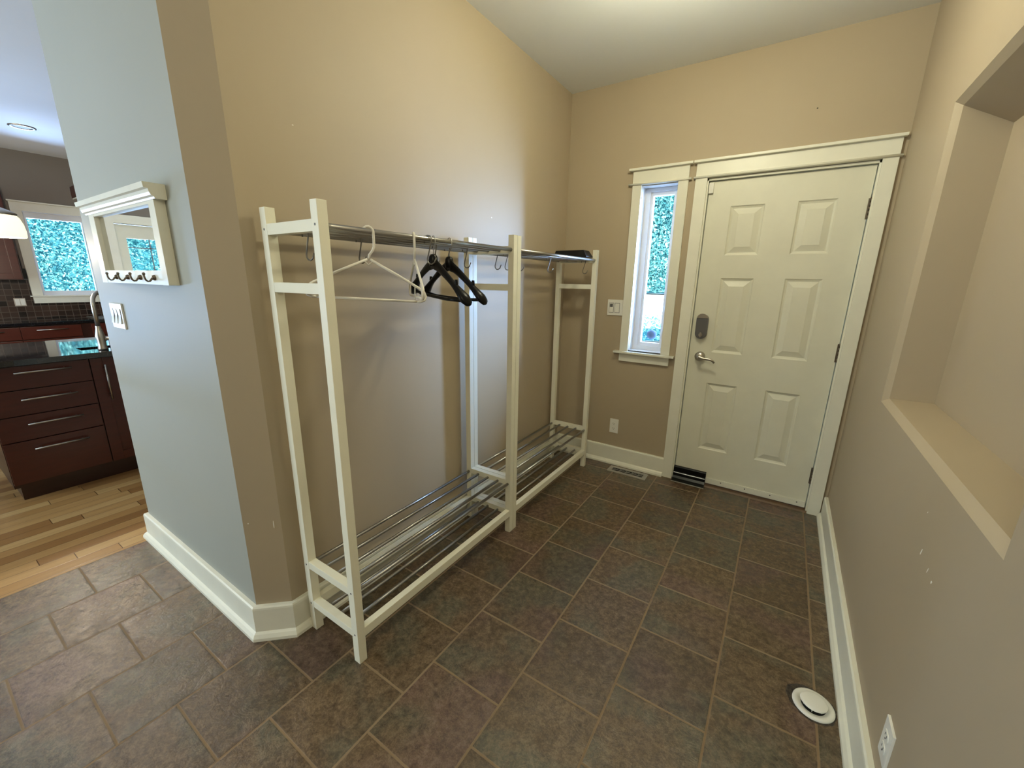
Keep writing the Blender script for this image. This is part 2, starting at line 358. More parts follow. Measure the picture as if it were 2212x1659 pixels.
base_seg('baseboard_hall', path, 0, 2); base_seg('baseboard_corner', path, 2, 3); base_seg('baseboard_left', path, 3, 4); base_seg('baseboard_back', path, 4, 5)
base_seg('baseboard_right', [(RX(-0.022), -0.022), (RX(-5.9), -5.9)], 0, 1, 1)

# ------------------------------------------------------------------ entry door (structure) with casing
door = MB().box((DL, 0.052, 0.018), (DR, 0.068, DT)).build('door_1', 'door'); door['kind'] = 'structure'
b = MB(); cols = [(1.121, 1.308), (1.473, 1.659)]; rows = [(0.272, 0.756), (0.970, 1.458), (1.600, 1.895)]
FY = 0.024
xs = [DL, 1.121, 1.308, 1.473, 1.659, DR]; zs = [0.018, 0.272, 0.756, 0.970, 1.458, 1.600, 1.895, DT]
for i in range(5):
    for j in range(7):
        if i in (1, 3) and j in (1, 3, 5): continue
        b.poly([(xs[i], FY, zs[j]), (xs[i+1], FY, zs[j]), (xs[i+1], FY, zs[j+1]), (xs[i], FY, zs[j+1])])
for a, c in (((DL, 0.018), (DL, DT)), ((DR, DT), (DR, 0.018)), ((DL, DT), (DR, DT)), ((DR, 0.018), (DL, 0.018))):
    b.poly([(a[0], FY, a[1]), (c[0], FY, c[1]), (c[0], 0.052, c[1]), (a[0], 0.052, a[1])])
bmesh.ops.remove_doubles(b.bm, verts=b.bm.verts, dist=1e-5); bmesh.ops.recalc_face_normals(b.bm, faces=b.bm.faces)
b.build('door_face', 'door', door)
for (x0, x1) in cols:
    for (z0, z1) in rows:
        b = MB(); prof = [(0, 0), (0.006, 0.006), (0.016, 0.010), (0.024, 0.008), (0.048, 0.000), (0.050, -0.001)]
        rg = [[(x0+d, FY+y, z0+d), (x1-d, FY+y, z0+d), (x1-d, FY+y, z1-d), (x0+d, FY+y, z1-d)] for d, y in prof]
        for a in range(len(rg)-1):
            for i in range(4): j = (i+1) % 4; b.poly([rg[a][i], rg[a][j], rg[a+1][j], rg[a+1][i]])
        b.poly(rg[-1]); bmesh.ops.remove_doubles(b.bm, verts=b.bm.verts, dist=1e-5); bmesh.ops.recalc_face_normals(b.bm, faces=b.bm.faces)
        b.build('door_panel', 'door', door)
b = MB().box((DL+0.002, 0.012, 0.022), (DR-0.002, FY, 0.062), 0.002); sw = b.build('door_sweep', 'white', door)
for x in (1.30, 1.45, 1.60, 1.75): MB().lathe([(0, -0.0015), (0.004, -0.001), (0.004, 0.001)], (x, 0.012, 0.048), 10, 'y').build('screw', 'screw', sw)
for z0, z1 in ((1.776, 1.882), (0.982, 1.090), (0.192, 0.300)):
    b = MB(); L = (z1-z0)/5
    for i in range(5): b.tube([(1.801, 0.013, z0+i*L+0.001), (1.801, 0.013, z0+(i+1)*L-0.001)], 0.0065, 10)
    b.box((1.790, 0.018, z0), (1.812, 0.0245, z1)); b.lathe([(0, 0.006), (0.005, 0.003), (0.006, 0)], (1.801, 0.013, z1), 10)
    b.build('hinge', 'bronze', door)
# deadbolt
b = MB(); cx_, z0, z1 = 1.046, 1.058, 1.225; rr = 0.037
pts = [(cx_+rr, z0+0.03)]; 
arc = lambda c, r, a0, a1, n: [(c[0]+r*math.cos(R(a0+(a1-a0)*i/n)), c[1]+r*math.sin(R(a0+(a1-a0)*i/n))) for i in range(n+1)]
outl = arc((cx_, z1-rr), rr, 0, 180, 14) + arc((cx_, z0+rr), rr, 180, 360, 14)
b.prism(outl, 'y', -0.004, 0.024, 0.0035); dbo = b.build('deadbolt', 'gun', door); dbo['label'] = 'dark grey oval deadbolt cover'
b = MB(); outl2 = arc((cx_, z1-rr+0.004), rr-0.001, 8, 172, 14); b.prism(outl2, 'y', -0.006, -0.003, 0.001)
b.build('cap', 'nickel', dbo)
b = MB().tube([(cx_, -0.004, 1.085), (cx_, -0.012, 1.085)], 0.012, 14).box((cx_-0.004, -0.024, 1.070), (cx_+0.005, -0.010, 1.102), 0.002); b.build('thumb_turn', 'nickel', dbo)
# lever
b = MB().lathe([(0, -0.012), (0.018, -0.011), (0.030, -0.004), (0.033, 0.006), (0.033, 0.024)], (1.057, 0, 0.936), 28, 'y'); hd = b.build('door_handle', 'nickel', door); hd['label'] = 'satin nickel lever handle'
b = MB().tube([(1.057, -0.008, 0.936), (1.057, -0.040, 0.937)], [0.013, 0.012], 16)
b.tube([(1.050, -0.046, 0.938), (1.062, -0.048, 0.938), (1.085, -0.048, 0.932), (1.110, -0.048, 0.930), (1.132, -0.048, 0.929), (1.148, -0.047, 0.922), (1.158, -0.044, 0.909)], [0.012, 0.0125, 0.009, 0.008, 0.0075, 0.0072, 0.0065], 14, ell=(0.75, 1))
b.build('lever', 'nickel', hd)
# jambs + threshold
b = MB(); b.box((OL-0.006, 0.0, 0), (DL-0.004, 0.15, OT)); b.box((DR+0.004, 0.0, 0), (OR_+0.006, 0.15, OT)); b.box((OL, 0.0, DT+0.004), (OR_, 0.15, OT+0.006))
b.box((OL, 0.072, 0), (DL+0.012, 0.09, OT)); b.box((DR-0.012, 0.072, 0), (OR_, 0.09, OT)); b.box((OL, 0.072, DT-0.012), (OR_, 0.09, OT))
b.build('door_jamb', 'white', door)
b = MB().prism([(-0.014, 0.0), (-0.008, 0.009), (0.02, 0.014), (0.15, 0.014), (0.15, 0.0)], 'x', DL-0.014, DR+0.014); b.build('threshold', 'bronzethr', door)
# casing
CL, CR = 0.9035, 1.8745; cin = OL+0.006
b = MB(); b.box((CL, -0.018, 0), (cin-0.002, 0.0, 2.066), 0.0015); b.box((OR_-0.004, -0.018, 0), (CR, 0.0, 2.066), 0.0015); b.box((CL, -0.019, 2.078), (CR, 0, 2.156), 0.0015)
tr = struct('trim_1', b, 'white')
b = MB().tube([(0.892, -0.022, 2.072), (1.886, -0.022, 2.072)], 0.0065, 10).box((0.892, -0.022, 2.0655), (1.886, 0, 2.0785)); b.build('fillet', 'white', tr)
b = MB().box((0.888, -0.042, 2.156), (1.888, 0, 2.171), 0.003); b.build('cap', 'white', tr)
# ------------------------------------------------------------------ side window (window_1)
b = MB(); T_ = 0.004
b.box((WL-0.001, 0, WB), (WL+T_, 0.149, WT)); b.box((WR-T_, 0, WB), (WR+0.001, 0.149, WT)); b.box((WL, 0, WT-T_), (WR, 0.149, WT+0.001)); b.box((WL, 0, WB-0.001), (WR, 0.149, WB+T_))
w1 = struct('window_1', b, 'vinyl')
b = MB(); x0, x1, z0, z1 = WL+T_, WR-T_, WB+T_, WT-T_; gx0, gx1, gz0, gz1 = 0.618, 0.757, 0.986, 2.010
def ring(b, x0, x1, z0, z1, a0, a1, c0, c1, y0, y1, bev=0.002):
    b.box((x0, y0, z0), (a0, y1, z1), bev); b.box((a1, y0, z0), (x1, y1, z1), bev); b.box((a0, y0, z0), (a1, y1, c0), bev); b.box((a0, y0, c1), (a1, y1, z1), bev)
ring(b, x0, x1, z0, z1, gx0-0.018, gx1+0.018, gz0-0.024, gz1+0.024, 0.080, 0.140)
ring(b, gx0-0.020, gx1+0.020, gz0-0.026, gz1+0.026, gx0, gx1, gz0, gz1, 0.095, 0.135)
b.build('window_frame', 'vinyl', w1)
MB().box((gx0-0.002, 0.112, gz0-0.002), (gx1+0.002, 0.116, gz1+0.002)).build('window_pane', 'glass', w1)
b = MB(); b.prism([(0.691+0.040*math.cos(R(90+60*i)), 1.046+0.040*math.sin(R(90+60*i))) for i in range(6)], 'y', 0.1175, 0.119); st = b.build('window_sticker', 'blue', w1); st['label'] = 'blue grey hexagonal sticker'
b = MB(); cl, cr = WL-0.0609, WR+0.0609
b.box((cl, -0.018, 0.921), (WL+0.001, 0, 2.066), 0.0015); b.box((WR-0.001, -0.018, 0.921), (cr, 0, 2.066), 0.0015); b.box((cl, -0.019, 2.078), (cr, 0, 2.156), 0.0015)
tr = struct('trim_2', b, 'white')
MB().tube([(0.4725, -0.022, 2.072), (0.879, -0.022, 2.072)], 0.0065, 10).box((0.4725, -0.022, 2.0655), (0.879, 0, 2.0785)).build('fillet', 'white', tr)
MB().box((0.474, -0.042, 2.156), (0.8815, 0, 2.171), 0.003).build('cap', 'white', tr)
MB().box((0.4585, -0.046, 0.907), (0.8960, 0.0, 0.922), 0.003).box((WL, 0, 0.907), (WR, 0.08, 0.9285)).build('window_sill', 'white', tr)
MB().box((cl, -0.018, 0.846), (cr, 0, 0.907), 0.0015).build('apron', 'white', tr)

# ------------------------------------------------------------------ coat racks
RZ, LEG = 1.6376, 0.0330; XR0, XR1 = 0.035, 0.351
def make_rack(y0, y1, label):
    t = thing('coat_rack', label, 'coat rack', ((XR0+XR1)/2, (y0+y1)/2, 0), 'white coat racks end to end along the wall')
    for ya in (y0, y1-LEG):
        for xa in (XR0, XR1-LEG):
            b = MB().box((xa, ya, 0), (xa+LEG, ya+LEG, RZ), 0.0022)
            lg = b.build('leg', 'rackw', t)
            if ya == y0:
                for z in (1.570, 0.310, 0.126): MB().lathe([(0, -0.0003), (0.0035, -0.0004), (0.0045, 0.0004)], (xa+LEG/2, ya, z), 12, 'y').build('screw', 'screw', lg)
        for z0, z1 in ((1.552, 1.586), (1.372, 1.404), (0.296, 0.327), (0.112, 0.143)):
            yy = ya + 0.001
            MB().box((XR0+LEG-0.001, yy, z0), (XR1-LEG+0.001, ya+LEG-0.001, z1), 0.0015).build('crossbar', 'rackw', t)
    for xa in (XR0+0.002, XR1-LEG+0.004):
        MB().box((xa, y0+LEG-0.001, 0.104), (xa+0.028, y1-LEG+0.001, 0.142), 0.0015).build('stretcher', 'rackw', t)
    for x in (0.052, 0.122, 0.193, 0.263, 0.333):
        MB().tube([(x, y0+LEG-0.003, 1.569), (x, y1-LEG+0.003, 1.569)], 0.0092, 14).build('top_rod', 'steel', t)
        MB().tube([(x, y0+LEG-0.003, 0.305), (x, y1-LEG+0.003, 0.305)], 0.0075, 14).build('shelf_rod', 'steel', t)
    for x in (0.122, 0.193, 0.263):
        MB().tube([(x, y0+LEG-0.003, 0.120), (x, y1-LEG+0.003, 0.120)], 0.0075, 14).build('shelf_rod', 'steel', t)
    return t
YM = -1.2390
make_rack(-2.296, YM-0.0012, 'white wooden coat rack with steel rods, nearer one, holding the hangers')
make_rack(YM+0.0012, -0.1766, 'white wooden coat rack with steel rods, far one beside the narrow window')

# S hooks on the top rods
def hook_mesh():
    p = [(-0.0150, -0.016), (-0.0150, 0.003), (-0.011, 0.0100), (0.0, 0.0122), (0.011, 0.0105), (0.0155, 0.004), (0.0145, -0.012), (-0.004, -0.072), (-0.003, -0.082), (0.004, -0.090), (0.014, -0.092), (0.026, -0.086), (0.0345, -0.068)]
    return MB().tube([(x, 0, z) for x, z in p], 0.0027, 8)
HG = 'steel hooks on the coat rack rods'
hk0 = hook_mesh().build('s_hook', 'hooks')
spots = [(0.122, -2.200, 6, 'steel hook under the near end of the closer rack, leftmost of all the hooks'),
         (0.122, -1.990, 4, 'steel hook second from left, just left of the first white hanger'),
         (0.333, -1.842, 12, 'dark steel hook in front of the black hangers'),
         (0.193, -1.660, -10, 'steel hook between the two black hanger necks'),
         (0.122, -1.500, 5, 'steel hook left of the pair near the double middle post'),
         (0.193, -1.455, 0, 'steel hook just left of the double middle post, right of a close pair'),
         (0.193, -1.203, 0, 'bright steel hook behind the double middle post, left of a close pair'),
         (0.193, -1.110, 0, 'bright steel hook touching the double middle post, right of a close pair'),
         (0.193, -0.975, 0, 'steel hook peeking out just right of the double middle post'),
         (0.193, -0.625, 0, 'steel hook alone in the middle of the far rack'),
         (0.263, -0.235, 0, 'steel hook at the far end of the far rack, rightmost of all')]
for i, (x, y, a, lab) in enumerate(spots):
    o = hk0 if i == 0 else hk0.copy()
    if i: COL.objects.link(o)
    o.location = (x, y, 1.569); o.rotation_euler = (0, 0, R(a)); tag(o, lab, 'hook', HG)

# white tubular hangers
def white_hanger(x, y, ang, L, za, zb, label, tilt=0.0):
    t = thing('clothes_hanger', label, 'clothes hanger', (x, y, 1.569), 'white plastic hangers')
    r = 0.0046
    ca, sa = math.cos(R(ang)), math.sin(R(ang))
    ct, st_ = math.cos(R(tilt)), math.sin(R(tilt))
    def P(u, z, q=None):
        if z < 1.556: u, z = u*ct+(z-1.55)*st_*1.0, 1.55+(z-1.55)*ct-u*st_
        return (x+u*ca, y+u*sa, z)
    zt = za
    sh = 0.018
    pts = [P(0.004, zt+0.004), P(L*0.5, (zt+zb+0.022)/2+0.003), P(L-0.022, zb+0.030)]
    right = pts + [P(L-0.006, zb+0.018), P(L, zb+0.004), P(L-0.004, zb-0.009), P(L-0.016, zb-0.014), P(L-0.03, zb-0.0145)]
    left = [P(-(0.004), zt+0.004)] + [P(-L*0.5, (zt+zb+0.022)/2+0.003), P(-(L-0.022), zb+0.030), P(-(L-0.006), zb+0.018), P(-L, zb+0.004), P(-(L-0.004), zb-0.009), P(-(L-0.016), zb-0.014), P(-(L-0.03), zb-0.0145)]
    b = MB(); b.tube(right, r, 10); b.tube(left, r, 10); b.tube([P(-(L-0.03), zb-0.0145), P(L-0.03, zb-0.0145)], r*0.9, 10)
    b.tube([P(L*0.80, (zt*0.2+zb*0.8)+0.020), P(L*0.80, zb-0.0145)], 0.0018, 8); b.tube([P(-L*0.80, (zt*0.2+zb*0.8)+0.020), P(-L*0.80, zb-0.0145)], 0.0018, 8)
    b.tube([P(L*0.80, zb+0.012), P(L*0.82, zb+0.004), P(L*0.85, zb+0.004), P(L*0.87, zb+0.014)], 0.0018, 8)
    b.tube([P(-0.012, zt-0.002), P(0, zt-0.014), P(0.012, zt-0.002)], 0.003, 8)
    b.build('body', 'hangw', t)
    # hook over the rod (rod centre z 1.569, radius .0092)
    rc = 0.0155; top = [P(-rc*0.9, 1.566)] + [P(rc*math.cos(R(a)), 1.5685+rc*math.sin(R(a))) for a in (170, 140, 110, 80, 50, 20, 0)] + [P(0.0165, 1.545), P(0.0165, 1.522), P(0.012, 1.510), P(0.002, zt+0.018), P(0.0, zt+0.002)]
    MB().tube(top, 0.0043, 10).build('hook', 'hangw', t)
white_hanger(0.333, -2.112, 57, 0.190, 1.478, 1.368, 'white plastic hanger turned broadside, nearest the left end of the rack', 3.2)
white_hanger(0.333, -1.914, -37, 0.205, 1.485, 1.372, 'white plastic hanger seen edge-on beside the black hangers')

# black suit hangers
def black_hanger(x, y, ang, L, zn, ze, label, tilt=0.0):
    t = thing('suit_hanger', label, 'clothes hanger', (x, y, 1.569), 'black suit hangers')
    ca, sa = math.cos(R(ang)), math.sin(R(ang))
    ct, st_ = math.cos(R(tilt)), math.sin(R(tilt))
    def P(u, z, v=0.0):
        if z < 1.556: u, z = u*ct+(z-1.55)*st_, 1.55+(z-1.55)*ct-u*st_
        return (x+u*ca-v*sa, y+u*sa+v*ca, z)
    b = MB(); prof = []
    N = 12; rings = []
    for sgn in (1, -1):
        rg = []
        for i in range(N+1):
            q = i/N; u = sgn*(0.0 + q*L); z = zn + (ze-zn)*(0.30*q+0.70*q**1.45)
            hh = 0.021 - 0.010*q + 0.008*max(0, (q-0.72)/0.28); ww = 0.006 + 0.005*q + 0.013*max(0, (q-0.6)/0.4)**1.3
            if q < 0.12: hh *= 1.15
            v0 = 0.018*q*q
            rg.append([b.bm.verts.new(P(u, z+hh*math.sin(2*math.pi*j/10), v0+ww*math.cos(2*math.pi*j/10))) for j in range(10)])
        c0 = [sum((v.co for v in rg[-1]), Vector())/10, Vector(P(sgn*L*1.06, ze-0.012, 0.024)), Vector(P(sgn*L*1.085, ze-0.020, 0.026))]
        for sc_, cc_ in ((0.78, c0[1]), (0.28, c0[2])): rg.append([b.bm.verts.new(cc_+(v.co-c0[0])*sc_) for v in rg[N]])
        F = [b.bm.faces.new((rg[i][j], rg[i][(j+1) % 10], rg[i+1][(j+1) % 10], rg[i+1][j])) for i in range(N+2) for j in range(10)]
        b._tag(F, True); b._tag([b.bm.faces.new(rg[-1]), b.bm.faces.new(rg[0][::-1])]); bmesh.ops.recalc_face_normals(b.bm, faces=F)
        # notch ridge
        b.lathe([(0.0055, -0.014), (0.007, 0), (0.0055, 0.014)], P(sgn*L*0.76, zn+(ze-zn)*0.67+0.012, 0.010), 10)
    b.build('shoulders', 'blackp', t)
    MB().lathe([(0.001, 0.031), (0.011, 0.029), (0.016, 0.020), (0.019, 0.0), (0.016, -0.014)], P(0, zn+0.002), 16).build('neck', 'blackp', t)
    MB().tube([P(-L*0.90, ze-0.012+0.004, 0.015), P(-L*0.5, ze-0.013, 0.006), P(L*0.5, ze-0.013, 0.006), P(L*0.90, ze-0.012+0.004, 0.015)], 0.0066, 10).build('trouser_bar', 'blackp', t)
    rc = 0.0135
    top = [P(-rc, 1.560)] + [P(rc*math.cos(R(a)), 1.5695+rc*math.sin(R(a))) for a in (180, 150, 120, 90, 60, 30, 0)] + [P(0.0150, 1.556), P(0.011, 1.544), P(0.002, 1.533), P(0.0, 1.522), P(0, zn+0.028)]
    MB().tube(top, 0.0017, 8).build('hook', 'steel', t)
black_hanger(0.333, -1.812, -17, 0.200, 1.484, 1.368, 'black suit hanger with wide shoulders, left one of the black pair', 4.0)
black_hanger(0.333, -1.720, -8, 0.174, 1.480, 1.362, 'black suit hanger with thick rounded shoulder, right one of the black pair', 3.0)

# black tray on the far end of the rods
b = MB(); zb_, zt_ = 1.5870, 1.632; x0, x1, y0, y1 = 0.072, 0.320, -0.330, -0.213
A = [(x0, y0, zb_), (x1, y0, zb_), (x1, y1, zb_), (x0, y1, zb_)]; B = [(x0+0.012, y0+0.012, zt_), (x1-0.026, y0+0.012, zt_), (x1-0.026, y1-0.012, zt_), (x0+0.012, y1-0.012, zt_)]
Cc = [(x0, y0, zb_+0.006), (x1, y0, zb_+0.006), (x1, y1, zb_+0.006), (x0, y1, zb_+0.006)]
b.poly(A[::-1])
for i in range(4):
    j = (i+1) % 4; b.poly([A[i], A[j], Cc[j], Cc[i]]); b.poly([Cc[i], Cc[j], B[j], B[i]])
b.poly(B); bmesh.ops.remove_doubles(b.bm, verts=b.bm.verts, dist=1e-5); bmesh.ops.bevel(b.bm, geom=list(b.bm.edges), offset=0.0009, segments=2, affect='EDGES')
tag(b.build('storage_tray', 'blackg'), 'black plastic tray lying on the rods at the far end of the rack', 'tray')

# ------------------------------------------------------------------ plates on the walls
def plate_back(x0, x1, z0, z1, name, label, cat):
    t = thing(name, label, cat, ((x0+x1)/2, 0, z0)); MB().box((x0, -0.006, z0), (x1, 0, z1), 0.002).build('plate', 'plate', t); return t
t = plate_back(0.377, 0.4985, 1.182, 1.297, 'light_switch', 'white double switch plate with small dark display beside the narrow window', 'light switch')
MB().box((0.3895, -0.0066, 1.200), (0.4265, -0.0055, 1.273)).build('rocker_gap', 'gun', t); MB().box((0.4345, -0.0066, 1.200), (0.4715, -0.0055, 1.273)).build('rocker_gap', 'gun', t)  # dark plates paint the shaded gap round each rocker
r1 = MB().box((0.392, -0.0085, 1.203), (0.424, -0.005, 1.270), 0.001).build('rocker', 'plate', t)
MB().box((0.396, -0.0095, 1.243), (0.419, -0.008, 1.266), 0.0005).build('display', 'gun', r1)
MB().box((0.437, -0.0085, 1.203), (0.469, -0.005, 1.270), 0.001).build('rocker', 'plate', t)
def outlet_faces(t, c, axis):
    for dz in (0.0195, -0.0195):
        def mk(u, v, d): return (c[0]+u, c[1]-d, c[2]+v) if axis == 'y' else (c[0]-d, c[1]+u, c[2]+v)
        b = MB(); n = 20
        pl = [(0.0172*math.cos(2*math.pi*i/n), max(-0.0125, min(0.0125, 0.0172*math.sin(2*math.pi*i/n)))) for i in range(n)]
        A = [b.bm.verts.new(mk(u, v+dz, 0.0055)) for u, v in pl]; B = [b.bm.verts.new(mk(u, v+dz, 0.0082)) for u, v in pl]
        b._tag([b.bm.faces.new(A[::-1]), b.bm.faces.new(B)] + [b.bm.faces.new((A[i], A[(i+1) % n], B[(i+1) % n], B[i])) for i in range(n)]); bmesh.ops.recalc_face_normals(b.bm, faces=b.bm.faces)
        f = b.build('socket', 'plate', t)
        b = MB()
        for u, h in ((-0.0065, 0.009), (0.0065, 0.007)):
            a_, c_ = mk(u-0.001, dz+0.002-h/2, 0.0080), mk(u+0.001, dz+0.002+h/2, 0.0086); b.box(a_, c_)
        a_, c_ = mk(-0.002, dz-0.0095, 0.0080), mk(0.002, dz-0.0055, 0.0086); b.box(a_, c_)
        b.build('slot', 'dark', f)
t = plate_back(0.466, 0.534, 0.2575, 0.3725, 'wall_outlet', 'white outlet on the tan wall below the narrow window', 'outlet'); outlet_faces(t, (0.50, 0, 0.315), 'y')
# outlet on right wall
yc, zc = -1.817, 0.272; xw = RX(yc)
t = thing('wall_outlet', 'white outlet low on the right-hand wall above the baseboard', 'outlet', (xw, yc, zc-0.058))
b = MB().box((xw-0.006, yc-0.035, zc-0.0575), (xw+0.002, yc+0.035, zc+0.0575), 0.002); b.build('plate', 'plate', t)
outlet_faces(t, (xw, yc, zc), 'x')
# triple switch plate on the hall wall
t = thing('light_switch', 'white wide switch plate under the mirror on the grey hall wall', 'light switch', (-1.03, WY, 1.18))
MB().box((-1.115, WY-0.0085, 1.182), (-0.950, WY-0.001, 1.296), 0.003).build('plate', 'plate', t)
for i in range(3):
    xa = -1.099+i*0.0475
    b = MB().prism([(WY-0.008, 1.206), (WY-0.0155, 1.206), (WY-0.0095, 1.240), (WY-0.0125, 1.272), (WY-0.008, 1.272)], 'x', xa, xa+0.036, 0.0008); b.build('rocker', 'plate', t)

# ------------------------------------------------------------------ wall mirror with hooks
t = thing('wall_mirror', 'white framed mirror with a cornice and four hooks on the hall wall', 'mirror', (-0.66, WY, 1.388))
W0 = WY-0.0005; FYm = WY-0.032; mx0, mx1 = -1.020, -0.283; ix0, ix1 = -0.952, -0.335
MB().box((mx0+0.01, WY-0.014, 1.40), (mx1-0.01, W0, 1.68)).build('backing', 'white', t)
MB().box((ix0-0.012, WY-0.0165, 1.425), (ix1+0.012, WY-0.0145, 1.665)).build('mirror_glass', 'mirror', t)
b = MB(); b.box((mx0, FYm, 1.387), (ix0, W0, 1.680), 0.0015); b.box((ix1, FYm, 1.387), (mx1, W0, 1.680), 0.0015)
b.box((ix0, FYm+0.001, 1.388), (ix1, W0, 1.437), 0.001); b.box((ix0, FYm+0.001, 1.652), (ix1, W0, 1.680), 0.001)
b.build('frame', 'white', t)
b = MB(); zz = [(0, 1.662), (0.033, 1.662), (0.035, 1.668), (0.042, 1.672), (0.046, 1.680), (0.047, 1.690), (0.058, 1.692), (0.060, 1.709), (0, 1.709)]
b.prism([(W0-d, z) for d, z in zz], 'x', mx0-0.028, mx1+0.022); b.build('cornice', 'white', t)
for x in (-0.815, -0.680, -0.542, -0.402):
    b = MB().lathe([(0, -0.009), (0.006, -0.008), (0.0095, -0.003), (0.010, 0.001)], (x, FYm, 1.412), 14, 'y')
    y = FYm
    b.tube([(x, y-0.005, 1.412), (x, y-0.010, 1.406), (x, y-0.015, 1.400), (x, y-0.021, 1.399), (x, y-0.026, 1.404), (x, y-0.0285, 1.413), (x, y-0.029, 1.421)], [0.004, 0.0032, 0.003, 0.003, 0.003, 0.003, 0.003], 10)
    b.lathe([(0.0005, -0.005), (0.004, -0.0035), (0.0052, 0), (0.004, 0.0035), (0.0005, 0.005)], (x, y-0.029, 1.425), 12)
    b.build('hook', 'bronze', t)

# ------------------------------------------------------------------ small things round the door
t = thing('door_sensor', 'small white contact sensor at the top left corner of the entry door', 'door sensor', (0.998, 0.02, 1.975))
MB().box((0.984, 0.006, 1.977), (1.0115, 0.0238, 2.040), 0.002).build('case', 'plate', t)
t = thing('door_guard', 'black ribbed guard with metal lip at the foot of the entry door', 'door guard', (1.09, 0.0, 0.0))
b = MB().prism([(0.0235, 0.100), (0.004, 0.100), (0.000, 0.095), (0.000, 0.062), (-0.010, 0.058), (-0.012, 0.052), (-0.004, 0.044), (-0.006, 0.030), (-0.020, 0.016), (-0.046, 0.004), (-0.046, 0.0005), (0.0235, 0.0005)], 'x', 0.980, 1.200); b.build('body', 'blackp', t)
MB().prism([(-0.0095, 0.0592), (-0.0130, 0.0555), (-0.0122, 0.0540), (-0.008, 0.0575)], 'x', 0.985, 1.199).build('rib', 'gun', t)
MB().prism([(-0.050, 0.0045), (-0.057, 0.0020), (-0.056, 0.0002), (-0.049, 0.002)], 'x', 0.978, 1.203).build('lip', 'steel', t)
# floor register
t = thing('floor_register', 'grey metal floor register beside the baseboard left of the door', 'floor vent', (0.67, -0.115, 0))
x0, x1, y0, y1 = 0.523, 0.818, -0.166, -0.062
b = MB(); b.box((x0, y0, 0.0), (x0+0.030, y1, 0.005), 0.001); b.box((x1-0.030, y0, 0), (x1, y1, 0.005), 0.001); b.box((x0+0.03, y0, 0), (x1-0.03, y0+0.026, 0.005), 0.001); b.box((x0+0.03, y1-0.026, 0), (x1-0.03, y1, 0.005), 0.001)
b.build('frame', 'vent', t)
MB().box((x0+0.02, y0+0.02, 0.0004), (x1-0.02, y1-0.02, 0.0012)).build('opening', 'dark', t)
b = MB(); n = 5; wv = (x1-x0-0.06)/n
for i in range(n):
    xa = x0+0.03+i*wv; yc = (y0+y1)/2
    b.tube([(xa, y0+0.026, 0.003), (xa+wv*0.55, yc, 0.003), (xa+wv*0.1, y1-0.026, 0.003)], 0.0019, 6)
    b.tube([(xa+wv*0.2, yc-0.012, 0.003), (xa+wv*0.8, yc+0.010, 0.003)], 0.0017, 6)
b.tube([(x0+0.03, (y0+y1)/2, 0.003), (x1-0.03, (y0+y1)/2, 0.003)], 0.0014, 6)
b.build('grille', 'vent', t)
# round floor vent
vc = (1.786, -1.515)
t = thing('round_floor_vent', 'round white plastic vent set in the tile floor near the right baseboard', 'floor vent', (vc[0], vc[1], 0))
MB().lathe([(0.036, 0.0008), (0.040, 0.0015), (0.046, 0.006), (0.056, 0.0075), (0.0615, 0.005), (0.062, 0.0003)], (*vc, 0), 44).build('rim', 'plate', t)
MB().lathe([(0.0, 0.0006), (0.0405, 0.0006)], (*vc, 0), 36).build('well', 'dark', t)
MB().lathe([(0.0, 0.0215), (0.030, 0.0212), (0.0385, 0.0195), (0.0405, 0.0165), (0.038, 0.0150), (0.0, 0.0150)], (*vc, 0), 44).build('cap', 'plate', t)
for a in (20, 80, 140, 200, 260, 320): MB().tube([(vc[0]+0.030*math.cos(R(a)), vc[1]+0.030*math.sin(R(a)), 0.0008), (vc[0]+0.030*math.cos(R(a)), vc[1]+0.030*math.sin(R(a)), 0.0155)], 0.0016, 6).build('post', 'plate', t)
# broken tile edge around the vent
k = NT('chipped_mortar'); P = k.pos(); k.p(Base_Color=k.ramp(k.noise(P, 90, 5, 0.7), [(0.35, (0.008, 0.006, 0.005, 1)), (0.6, (0.06, 0.045, 0.032, 1)), (0.8, (0.16, 0.12, 0.09, 1))]), Roughness=0.9); M['chip'] = k.m
rnd = random.Random(3); b = MB(); n = 40; pts = []
for i in range(n):
    a = 2*math.pi*i/n; r_ = 0.067+rnd.uniform(-0.002, 0.004) + 0.016*max(0, math.cos(a-R(150)))**3; pts.append((vc[0]+r_*math.cos(a), vc[1]+r_*math.sin(a)))
b.prism(pts, 'z', 0.0, 0.0004); tag(b.build('chipped_mortar', 'chip'), 'dark chipped mortar ring around the round white floor vent', 'mortar')

# ------------------------------------------------------------------ paint chips and scuffs on the walls
def chip(name, label, pts, org, axis, mat, g=None):
    """small flat flakes: pts = (u, z, w, h) on wall plane"""
    pass
k = NT('paint_chip'); k.p(Base_Color=(0.78, 0.76, 0.70, 1), Roughness=0.8); M['chipw'] = k.m
def flake(c, u, vv, w_, h_, nrm, seed):
    rnd = random.Random(seed); b = MB(); pl = []
    for i in range(9):
        a = 2*math.pi*i/9; q = rnd.uniform(0.7, 1.1); pl.append(Vector(c)+Vector(u)*w_*q*math.cos(a)+Vector(vv)*h_*q*math.sin(a))
    n_ = Vector(nrm)*0.0006; A = [b.bm.verts.new(p) for p in pl]; B = [b.bm.verts.new(p+n_) for p in pl]
    b.bm.faces.new(B); 
    for i in range(9): b.bm.faces.new((A[i], A[(i+1) % 9], B[(i+1) % 9], B[i]))
    return b
GL = 'paint chips on the right-hand wall'
